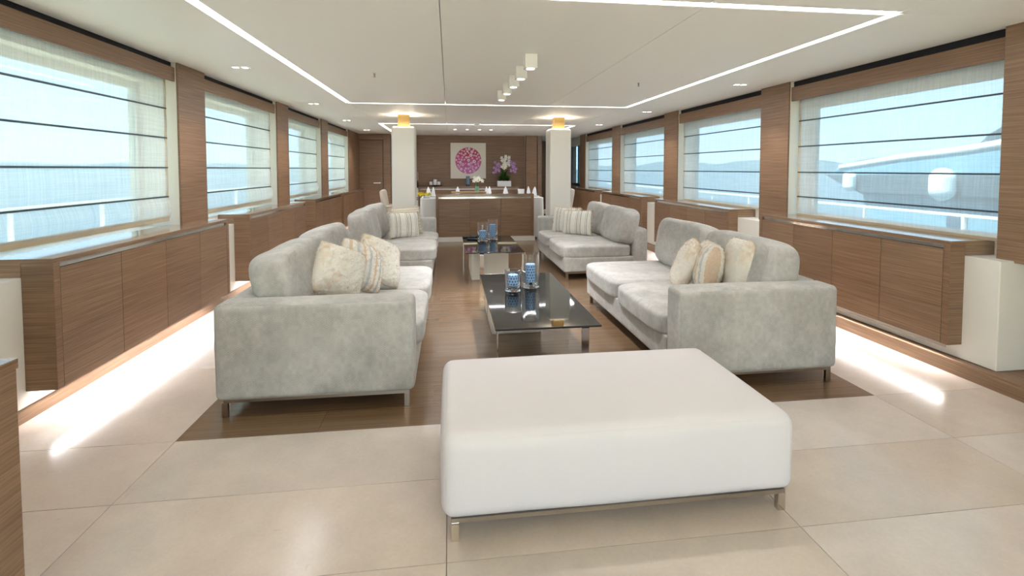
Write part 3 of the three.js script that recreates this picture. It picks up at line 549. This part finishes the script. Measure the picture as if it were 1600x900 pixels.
// ================================================================ DINING AREA
{ // counter
  const x0 = -0.26, x1 = 1.64, z0 = -9.4, z1 = -9.6, cx = (x0 + x1) / 2, t = thing('counter', 'oak counter with three doors and white plinth before the dining table', 'counter', [cx, 0, z0]);
  const hx = (x1 - x0) / 2, dz = z1 - z0;
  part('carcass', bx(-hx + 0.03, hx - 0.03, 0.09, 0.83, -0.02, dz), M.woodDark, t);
  part('top', bx(-hx, hx, 0.86, 0.915, 0, dz, 0.003, 'x'), M.woodTop, t);
  for (const e of [-1, 1]) part('side_panel', bx(e * hx, e * (hx - 0.05), 0.09, 0.86, 0, dz, 0.002, 'x', e), woodTint[1], t);
  for (let q = 0; q < 3; q++) { const w = 2 * (hx - 0.052) / 3; part('door', bx(-hx + 0.052 + q * w + 0.002, -hx + 0.052 + (q + 1) * w - 0.002, 0.092, 0.825, -0.02, -0.0005, 0.0015, 'x', q * 0.2), woodTint[q], t); }
  part('chrome_strip', bx(-hx + 0.052, hx - 0.052, 0.828, 0.86, -0.018, -0.01), M.chrome, t);
  part('plinth', bx(-hx - 0.02, hx + 0.02, 0, 0.09, 0.012, dz), M.white, t);
}
{ // dining table under a white cloth
  const t = thing('dining_table', 'dining table under a white cloth behind the oak counter', 'table', [0.665, 0, -10.35]);
  const hx = 1.235, hz = 0.68, sh = (k, dy) => { const s = new THREE.Shape(), a = hx + k, b = hz + k, r = 0.12; s.moveTo(-a + r, -b); s.lineTo(a - r, -b); s.quadraticCurveTo(a, -b, a, -b + r); s.lineTo(a, b - r); s.quadraticCurveTo(a, b, a - r, b); s.lineTo(-a + r, b); s.quadraticCurveTo(-a, b, -a, b - r); s.lineTo(-a, -b + r); s.quadraticCurveTo(-a, -b, -a + r, -b); return s; };
  const top = new THREE.ExtrudeGeometry(sh(-0.01), { depth: 0.035, bevelEnabled: false, curveSegments: 6 }).rotateX(-Math.PI / 2).translate(0, 0.775, 0);
  part('table_top', top, M.wood, t);
  for (const x of [-1, 1]) part('leg', bx(x * 0.7 - 0.06, x * 0.7 + 0.06, 0, 0.775, -0.25, 0.25, 0.01), M.wood, t);
  const c = thing('tablecloth', 'white tablecloth hanging to the floor around the dining table', 'tablecloth', [0.665, 0, -10.35]);
  const pts = sh(0).getPoints(8), pos = [], idx = [], n = pts.length; let k = 0;
  const dense = []; for (let i = 0; i < n; i++) { const a = pts[i], b = pts[(i + 1) % n], m = Math.max(1, Math.round(a.distanceTo(b) / 0.05)); for (let q = 0; q < m; q++) dense.push([a.x + (b.x - a.x) * q / m, a.y + (b.y - a.y) * q / m]); }
  const rowsY = [0.818, 0.812, 0.6, 0.35, 0.03];
  rowsY.forEach((y, r) => dense.forEach(([x, z], i) => { const f = r < 2 ? 0 : (0.818 - y) * 0.03 * (1 + Math.sin(i * 0.55)) + 0.004, l = Math.hypot(x, z); pos.push(x + x / l * f, y, z + z / l * f); }));
  const m = dense.length; for (let r = 0; r < rowsY.length - 1; r++) for (let i = 0; i < m; i++) { const a = r * m + i, b = r * m + (i + 1) % m; idx.push(a, b, a + m, b, b + m, a + m); }
  pos.push(0, 0.818, 0); for (let i = 0; i < m; i++) idx.push(i, pos.length / 3 - 1, (i + 1) % m);
  const g = new THREE.BufferGeometry(); g.setAttribute('position', new THREE.Float32BufferAttribute(pos, 3)); g.setIndex(idx); g.computeVertexNormals();
  M.cloth.side = THREE.DoubleSide; part('cloth', g, M.cloth, c);
}
// napkins folded to peaks on plates
const napGeo = (() => { const pos = [], idx = [], N = 16, R = [[0.06, 0], [0.055, 0.06], [0.035, 0.14], [0.004, 0.2]]; R.forEach(([r, y], k) => { for (let i = 0; i < N; i++) { const a = i / N * 6.283, q = r * (1 + 0.22 * Math.cos(3 * a + k * 0.3)); pos.push(q * Math.cos(a) * 0.9, y, q * Math.sin(a) * 0.7); } }); for (let k = 0; k < 3; k++) for (let i = 0; i < N; i++) { const a = k * N + i, b = k * N + (i + 1) % N; idx.push(a, a + N, b, b, a + N, b + N); } const g = new THREE.BufferGeometry(); g.setAttribute('position', new THREE.Float32BufferAttribute(pos, 3)); g.setIndex(idx); g.computeVertexNormals(); return g; })();
M.napkin.side = THREE.DoubleSide;
[[-0.44, -10.35, 'at the left end of the table'], [-0.33, -10.2, 'second from the left end of the table'], [0.175, -10.35, 'left of the vase of white flowers'], [0.78, -10.35, 'right of the vase of white flowers'], [0.86, -10.5, 'second right of the vase of white flowers'], [1.19, -10.35, 'beside the small white box'], [1.7, -10.45, 'second from the right end of the table'], [1.80, -10.2, 'at the right end of the table']].forEach(([x, z, w], k) => {
  const y = 0.819, p = thing('plate', `white plate under the folded napkin ${w}`, 'plate', [x, y, z], 0, 'plates on the dining table');
  part('dish', new THREE.LatheGeometry([[0, 0.002], [0.06, 0.002], [0.1, 0.013], [0.102, 0.016], [0.062, 0.008], [0, 0.007]].map((q) => new THREE.Vector2(...q)), 28), M.porcelain, p);
  const n = thing('napkin', `white napkin folded to a peak, ${w}`, 'napkin', [x, y + 0.009, z], k * 1.3, 'folded white napkins'); part('folded_cloth', napGeo, M.napkin, n);
});
{
  const t = thing('serving_board', 'pale wooden board on the dining table before the vase', 'board', [0.387, 0.819, -9.85]); part('board', bx(-0.35, 0.35, 0.095, 0.125, -0.09, 0.09, 0.006, 'x'), M.tray, t); for (const e of [-1, 1]) part('foot', bx(e * 0.33, e * 0.29, 0, 0.095, -0.08, 0.08), M.tray, t);
  const b = thing('white_box', 'small white box on the right of the dining table', 'box', [1.516, 0.819, -10.3]); part('body', bx(-0.06, 0.06, 0, 0.12, -0.05, 0.05, 0.004), M.porcelain, b); part('lid', bx(-0.064, 0.064, 0.12, 0.152, -0.054, 0.054, 0.004), M.porcelain, b);
}
function flower(r, petals, mat, cmat, parent, [x, y, z], tilt) {
  const sh = new THREE.Shape(); sh.moveTo(0, 0); sh.quadraticCurveTo(r * 0.55, r * 0.45, 0, r); sh.quadraticCurveTo(-r * 0.55, r * 0.45, 0, 0);
  const gs = []; for (let k = 0; k < petals; k++) { const g = new THREE.ExtrudeGeometry(sh, { depth: r * 0.05, bevelEnabled: false, curveSegments: 4 }); g.rotateX(0.25); g.rotateZ(k / petals * 6.283); gs.push(g); }
  const f = part('blossom', gs, mat, parent); f.position.set(x, y, z); f.rotation.set(...tilt); part('blossom_heart', new THREE.IcosahedronGeometry(r * 0.18, 1), cmat, f); return f;
}
function tubeOf(pts, r) { return new THREE.TubeGeometry(new THREE.CatmullRomCurve3(pts.map((p) => new THREE.Vector3(...p))), 12, r, 6); }
function leafGeo(len, w, bend, a, lift) {
  const pos = [], idx = [], N = 8; for (let k = 0; k <= N; k++) { const t = k / N, y = lift * t * len - bend * t * t * len, q = Math.sin(Math.PI * Math.min(1, t * 0.93 + 0.07)) * w / 2; for (const s of [-1, 0, 1]) pos.push(t * len, y + Math.abs(s) * q * 0.3, s * q); } for (let k = 0; k < N; k++) for (const o of [0, 1]) { const p = k * 3 + o; idx.push(p, p + 3, p + 1, p + 1, p + 3, p + 4, p, p + 1, p + 3, p + 1, p + 4, p + 3); }
  const g = new THREE.BufferGeometry(); g.setAttribute('position', new THREE.Float32BufferAttribute(pos, 3)); g.setAttribute('uv', new THREE.Float32BufferAttribute(new Float32Array(pos.length / 3 * 2), 2)); g.setIndex(idx); g.rotateY(a); const q = g.toNonIndexed(); q.computeVertexNormals(); return q;
}
{ // vase of white flowers on the dining table
  const t = thing('flower_vase', 'green vase of white flowers on the dining table', 'vase', [0.575, 0.819, -10.25]);
  part('vase', new THREE.LatheGeometry([[0, 0.002], [0.05, 0.002], [0.06, 0.04], [0.045, 0.15], [0.04, 0.2], [0.044, 0.22], [0.038, 0.22], [0.036, 0.16], [0, 0.15]].map((p) => new THREE.Vector2(...p)), 24), std({ color: 0x6f9c70, roughness: 0.12, clearcoat: 0.6 }), t);
  for (let k = 0; k < 9; k++) { const a = k * 2.4, q = 0.02 + 0.012 * k, h = 0.33 + 0.02 * (k % 4); part('stem', tubeOf([[0, 0.16, 0], [q * 0.4 * Math.cos(a), 0.26, q * 0.4 * Math.sin(a)], [q * Math.cos(a), h, q * Math.sin(a)]], 0.003), M.stem, t); flower(0.05, 5, M.petalW, M.petalY, t, [q * Math.cos(a), h, q * Math.sin(a)], [rr(-0.6, 0.2), rr(-0.8, 0.8), 0]); }
}
{ // yellow flowers, left end
  const t = thing('flower_arrangement', 'low arrangement of yellow flowers at the left of the dining table', 'flowers', [-0.45, 0.819, -9.86]);
  part('bowl', new THREE.LatheGeometry([[0, 0.002], [0.06, 0.002], [0.08, 0.05], [0.074, 0.05], [0.05, 0.01], [0, 0.01]].map((p) => new THREE.Vector2(...p)), 24), M.porcelain, t);
  for (let k = 0; k < 26; k++) { const x = rr(-0.17, 0.06), z = rr(-0.08, 0.08); flower(0.036, 7, M.petalY, M.petalY, t, [x, 0.055 + rr(0, 0.035), z], [rr(-0.9, 0), rr(-0.6, 0.6), 0]); }
  for (let k = 0; k < 8; k++) part('leaf', leafGeo(0.12, 0.035, 0.3, k * 0.8, 0.5).translate(-0.03, 0.04, 0), M.leaf, t);
}
function chair(label, x, z, turn) {
  const t = thing('dining_chair', label, 'chair', [x, 0, z], turn, 'beige dining chairs');
  const seat = part('seat', soft(0.5, 0.1, 0.5, 0.035, [0, 0.012, 0], 0.002, 12, x), M.chair, t); seat.position.y = 0.4;
  const back = part('backrest', soft(0.5, 0.5, 0.09, 0.04, [0.005, 0.01, 0.012], 0.002, 14, z), M.chair, t); back.position.set(0, 0.47, -0.24); back.rotation.x = -0.16;
  for (const e of [-1, 1]) { const arm = part('armrest', soft(0.06, 0.06, 0.4, 0.025, [0, 0, 0], 0.001, 8, z), M.chair, t); arm.position.set(e * 0.25, 0.6, -0.02); part('arm_post', bx(e * 0.25 - 0.018, e * 0.25 + 0.018, 0.45, 0.6, 0.13, 0.165, 0.004), M.chair, t); }
  for (const a of [-1, 1]) for (const b of [-1, 1]) part('leg', bx(a * 0.21 - 0.018, a * 0.21 + 0.018, 0, 0.41, b * 0.21 - 0.018, b * 0.21 + 0.018, 0.004), M.woodDark, t);
}
chair('beige upholstered chair left of the dining table, beside the pillar', -1.05, -10.35, Math.PI / 2);
chair('beige upholstered chair right of the dining table, beside the pillar', 2.32, -10.45, -Math.PI / 2);

{ // sideboard on the far wall
  const x0 = -0.82, x1 = 1.91, t = thing('sideboard', 'oak sideboard against the far wall under the painting', 'sideboard', [(x0 + x1) / 2, 0, -13.35]), hx = (x1 - x0) / 2;
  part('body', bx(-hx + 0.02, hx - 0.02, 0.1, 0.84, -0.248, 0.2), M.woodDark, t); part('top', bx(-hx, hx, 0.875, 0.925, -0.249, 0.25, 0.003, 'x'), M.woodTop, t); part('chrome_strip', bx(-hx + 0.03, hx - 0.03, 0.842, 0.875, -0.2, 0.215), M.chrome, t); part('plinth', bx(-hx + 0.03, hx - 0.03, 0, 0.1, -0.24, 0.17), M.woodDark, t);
  for (let q = 0; q < 5; q++) { const w = 2 * (hx - 0.02) / 5; part('door', bx(-hx + 0.02 + q * w + 0.002, -hx + 0.02 + (q + 1) * w - 0.002, 0.1, 0.838, 0.2, 0.222, 0.0015, 'x', q * 0.3), woodTint[q % 3], t); }
}
{ // painting
  const t = thing('painting', 'square cream canvas with a large pink dotted disc on the far wall', 'painting', [0.523, 1.135, ZB + 0.001]);
  part('canvas', bx(-0.487, 0.487, 0, 0.985, 0, 0.04, 0.003), M.canvas, t);
  const p = part('print', new THREE.PlaneGeometry(0.966, 0.977).translate(0, 0.4925, 0.0405), M.art, t); void p;
}
{ // tray with white canisters
  const y = 0.926, t = thing('tray', 'dark round tray on the left of the sideboard', 'tray', [-0.38, y, -13.3]); part('plate', new THREE.LatheGeometry([[0, 0.03], [0.17, 0.03], [0.2, 0.045], [0.202, 0.043], [0.17, 0.024], [0, 0.024]].map((p) => new THREE.Vector2(...p)), 32), M.rod, t); part('foot', cyl(0.06, 0.05, 0.026, 0, 0, 0, 20), M.rod, t);
  [[-0.49, 0.1, 0.042, 'left'], [-0.38, 0.16, 0.05, 'middle'], [-0.28, 0.1, 0.042, 'right']].forEach(([x, h, r, w]) => { const c = thing('canister', `white canister in the ${w} of the sideboard tray`, 'canister', [x, y + 0.031, -13.3], 0, 'white canisters on the tray'); part('body', cyl(r, r, h - 0.02, 0, 0, 0, 24), M.porcelain, c); part('lid', cyl(r * 1.03, r * 0.8, 0.02, 0, h - 0.02, 0, 24), M.porcelain, c); });
  const v = thing('blue_vase', 'tall pale blue glass vase on the sideboard under the painting', 'vase', [0.5, y, -13.3]); part('glass_body', new THREE.LatheGeometry([[0, 0.002], [0.06, 0.002], [0.055, 0.1], [0.048, 0.28], [0.042, 0.28], [0.048, 0.1], [0.04, 0.02], [0, 0.02]].map((p) => new THREE.Vector2(...p)), 24), M.blueGlass, v); part('band', cyl(0.061, 0.0585, 0.05, 0, 0.004, 0, 24), M.rod, v);
}
{ // orchids in a white planter
  const t = thing('orchid_planter', 'white rectangular planter of white and purple orchids on the sideboard', 'plant', [1.488, 0.926, -13.3]);
  part('planter', [bx(-0.185, 0.185, 0, 0.145, 0.08, 0.09), bx(-0.185, 0.185, 0, 0.145, -0.09, -0.08), bx(-0.185, -0.175, 0, 0.145, -0.08, 0.08), bx(0.175, 0.185, 0, 0.145, -0.08, 0.08), bx(-0.185, 0.185, 0, 0.01, -0.08, 0.08)], M.porcelain, t);
  part('soil', bx(-0.175, 0.175, 0.1, 0.125, -0.08, 0.08), M.soil, t);
  for (let k = 0; k < 18; k++) part('leaf', leafGeo(rr(0.16, 0.28), rr(0.07, 0.1), rr(0.3, 0.7), k * 1.13, rr(0.8, 2.0)).translate(rr(-0.12, 0.12), 0.125, rr(-0.04, 0.04)), M.leaf, t);
  [[-0.14, 'P', 0.54, -0.06], [-0.02, 'W', 0.66, 0.0], [0.04, 'W', 0.7, 0.03], [0.14, 'P', 0.56, 0.08]].forEach(([x, c, h, lean]) => {
    const pts = [[x, 0.12, 0], [x + lean * 0.3, h * 0.6, 0.01], [x + lean * 0.6, h, 0.02], [x + lean * 1.4, h + 0.06, 0.05], [x + lean * 2.2, h + 0.02, 0.1]]; part('stem', tubeOf(pts, 0.004), M.stem, t);
    for (let k = 0; k < 14; k++) flower(0.056, 5, c === 'P' ? M.petalP : M.petalW, c === 'P' ? M.petalW : M.petalY, t, [x + lean * rr(0.4, 2.0) + rr(-0.05, 0.05), h - 0.17 + k * 0.022, 0.05 + rr(0, 0.06)], [rr(-0.4, 0.3), rr(-0.7, 0.7), rr(0, 1)]);
  });
}
{ // built-in appliance column at the left end of the far wall
  const t = thing('appliance_tower', 'white appliance tower with black slots beside the left pillar', 'appliance', [-0.905, 0, -13.42]);
  part('cabinet', bx(-0.09, 0.08, 0, 0.885, -0.17, 0.08, 0.004), M.porcelain, t); for (const y of [0.56, 0.61, 0.2]) part('slot', bx(-0.075, 0.06, y, y + 0.03, 0.08, 0.084), M.black, t); part('control_panel', bx(-0.06, 0.03, 0.14, 0.24, 0.0805, 0.083), M.steel, t);
  const c = thing('coffee_machine', 'black coffee machine on the white appliance tower', 'coffee machine', [-0.905, 0.886, -13.42]); part('body', bx(-0.06, 0.06, 0, 0.19, -0.12, 0.05, 0.012), M.plastic, c); part('spout', bx(-0.02, 0.02, 0.11, 0.14, 0.05, 0.09, 0.004), M.steel, c); part('drip_tray', bx(-0.055, 0.055, 0, 0.02, 0.05, 0.1, 0.003), M.steel, c);
  [1.105, 1.215].forEach((y, k) => { const q = thing('wall_panel_switch', `square steel switch panel on the far wall, ${k ? 'upper' : 'lower'} of two`, 'switch', [-0.905, y, ZB + 0.001], 0, 'steel switch panels'); part('plate', bx(-0.06, 0.06, 0, 0.09, 0, 0.01, 0.003), M.steel, q); part('display', bx(-0.025, 0.035, 0.025, 0.065, 0.01, 0.013), M.black, q); });
}
// ================================================================ near left cabinet beside the camera
{
  const t = thing('side_cabinet', 'oak cabinet cut off at the lower left edge of the picture', 'cabinet', [-1.43, 0, -0.5]);
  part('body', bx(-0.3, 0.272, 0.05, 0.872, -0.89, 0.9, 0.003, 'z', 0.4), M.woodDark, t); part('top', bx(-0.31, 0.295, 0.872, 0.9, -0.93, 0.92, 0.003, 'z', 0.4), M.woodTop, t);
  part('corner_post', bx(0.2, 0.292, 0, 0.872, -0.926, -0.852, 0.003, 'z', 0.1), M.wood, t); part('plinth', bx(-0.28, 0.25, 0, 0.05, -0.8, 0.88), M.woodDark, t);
  for (let k = 0; k < 3; k++) part('door', bx(0.272, 0.291, 0.055, 0.868, -0.843 + k * 0.577, -0.27 + k * 0.577, 0.002, 'z', k), woodTint[k], t);
}
// ================================================================ OUTSIDE: side decks, rails, sea, neighbours
[L, R].forEach((w, wi) => {
  const s = w.s, side = SIDE[wi], xo = wi ? 5.6 : -4.3;
  const d = thing('side_deck', `teak side deck outside the ${side} windows`, 'deck', [w.out + s * 0.01, 0, -6]);
  part('deck_boards', bx(0, xo + s * 0.15 - w.out, -0.14, -0.06, -11, 8), M.deck, d); part('bulwark', bx(xo - w.out, xo + s * 0.1 - w.out, -0.14, 0.63, -11, 8, 0.01), M.gelcoat, d); part('bulwark_cap', bx(xo - w.out - s * 0.03, xo + s * 0.13 - w.out, 0.63, 0.66, -11, 8, 0.008), M.gelcoat, d);
  const r = thing('guard_rail', `slim steel guard rail on the ${side} bulwark`, 'railing', [xo + s * 0.05, 0.661, -6]);
  const yr = (wi ? 0.88 : 0.99) - 0.66; part('top_rail', bx(-0.02, 0.02, yr - 0.018, yr + 0.018, -11, 11, 0.008), M.gelcoat, r);
  for (let z = -10; z <= 10; z += 1.3) part('post', bx(-0.018, 0.018, 0, yr, z - 0.018 + (wi ? 0.9 : 0.15), z + 0.018 + (wi ? 0.9 : 0.15), 0.004), M.gelcoat, r);
  const o = thing('deck_overhang', `white deck overhang above the ${side} windows`, 'overhang', [w.out, H + 0.16, -6]); part('soffit', bx(0, s * 0.75, 0, 0.12, -11, 9, 0.01), M.gelcoat, o); part('fascia', bx(s * 0.75, s * 0.8, -0.06, 0.16, -11, 9, 0.01), M.gelcoat, o);
});
{
  const roof = struct('roof'); part('roof_slab', bx(-2.74, 3.94, H + 0.165, H + 0.3, -17, ZA + 0.1), M.gelcoat, roof);
  const hull = struct('hull'); part('hull_block', bx(-2.74, 3.94, -2.0, -0.125, -20, 8), M.gelcoat, hull);
  const aft = thing('aft_deck', 'pale aft deck behind the glass door', 'deck', [0.6, 0, 5.4]); part('deck_boards', bx(-3.4, 3.4, -0.124, -0.02, -2.85, 2.6), M.deck, aft);
  const sea = part('water', new THREE.PlaneGeometry(6000, 6000).rotateX(-Math.PI / 2), M.sea, scene); sea.name = 'sea'; sea.position.y = -2.2; sea.userData = { kind: 'stuff', label: 'teal sea seen through the sheer blinds', category: 'sea' };
  { const uv = sea.geometry.attributes.uv; for (let i = 0; i < uv.count; i++) uv.setXY(i, uv.getX(i) * 6000, uv.getY(i) * 6000); }
}
function ridge(label, fromA, toA, dist, h, ns) { // far shore: a low ridge with real depth
  const t = thing('shore_hill', label, 'hill', [0, 0, 0]), pos = [], idx = [], N = 60;
  for (let k = 0; k <= N; k++) { const a = (fromA + (toA - fromA) * k / N) * RAD, y = h * (0.35 + 0.65 * Math.abs(PN.noise(k * 0.13 + ns, ns, 0.3)) * 1.6) * Math.sin(Math.PI * Math.min(1, Math.max(0.02, k / N))) ** 0.4; for (const [q, yy] of [[dist - 120, -2.3], [dist - 60, y * 0.5], [dist, y], [dist + 200, -2.3]]) pos.push(Math.sin(a) * q, yy, -Math.cos(a) * q); }
  for (let k = 0; k < N; k++) for (let r = 0; r < 3; r++) { const p = k * 4 + r; idx.push(p, p + 4, p + 1, p + 1, p + 4, p + 5); }
  const g = new THREE.BufferGeometry(); g.setAttribute('position', new THREE.Float32BufferAttribute(pos, 3)); g.setIndex(idx); g.computeVertexNormals(); M.hill.side = THREE.DoubleSide; part('ridge', g, M.hill, t);
}
ridge('hazy grey shore hills seen through the right windows', 15, 62, 1200, 34, 3);
ridge('hazy grey shore seen through the left windows', -68, -12, 1400, 26, 8);
{ // the yacht moored alongside, bow pointing away
  const t = thing('neighbouring_yacht', 'grey and white yacht bow with fenders seen through the nearest right window', 'boat', [14, 0, -12]);
  const ex = (pts, depth, x = 0) => { const s = new THREE.Shape(); pts.forEach(([z, y], i) => (i ? s.lineTo(-(z + 12), y) : s.moveTo(-(z + 12), y))); const g = new THREE.ExtrudeGeometry(s, { depth, bevelEnabled: true, bevelSize: 0.05, bevelThickness: 0.05, bevelSegments: 2, curveSegments: 4 }); g.rotateY(Math.PI / 2); g.translate(x, 0, 0); return g; };
  part('hull', ex([[-16.6, 1.18], [-15.6, 0.8], [-15.0, 0.6], [-10.8, 0.66], [-4, 0.7], [-4, 1.24], [-10.8, 1.21]], 3.6), M.hullGrey, t);
  part('waterline_hull', ex([[-15.2, 0.66], [-14.4, -2.2], [-4, -2.2], [-4, 0.72]], 3.2, 0.25), M.hullBlue, t);
  part('topsides', ex([[-16.6, 1.2], [-16.0, 1.45], [-13.7, 1.74], [-11.8, 1.9], [-10.8, 2.03], [-4, 2.2], [-4, 1.24], [-10.8, 1.22]], 3.3, 0.12), M.hullBlue, t);
  part('gunwale', ex([[-16.05, 1.44], [-13.7, 1.73], [-11.8, 1.9], [-10.8, 2.03], [-4, 2.2], [-4, 2.3], [-10.8, 2.12], [-11.8, 1.98], [-13.7, 1.8], [-16.05, 1.5]], 3.4, 0.06), M.gelcoat, t);
  part('superstructure', ex([[-11.8, 1.9], [-11.35, 2.32], [-10.9, 2.58], [-8, 3.1], [-4, 3.2], [-4, 2.1]], 2.6, 0.4), M.hullGrey, t);
  for (const [z, y0, y1, r] of [[-15.3, 0.72, 1.2, 0.2], [-12.0, 0.66, 1.28, 0.3]]) { const f = part('fender', new THREE.CapsuleGeometry(r, y1 - y0 - r, 6, 16), M.fender, t); f.position.set(-r - 0.02, (y0 + y1) / 2, z + 12); }
}
renderer.render(scene, camera);
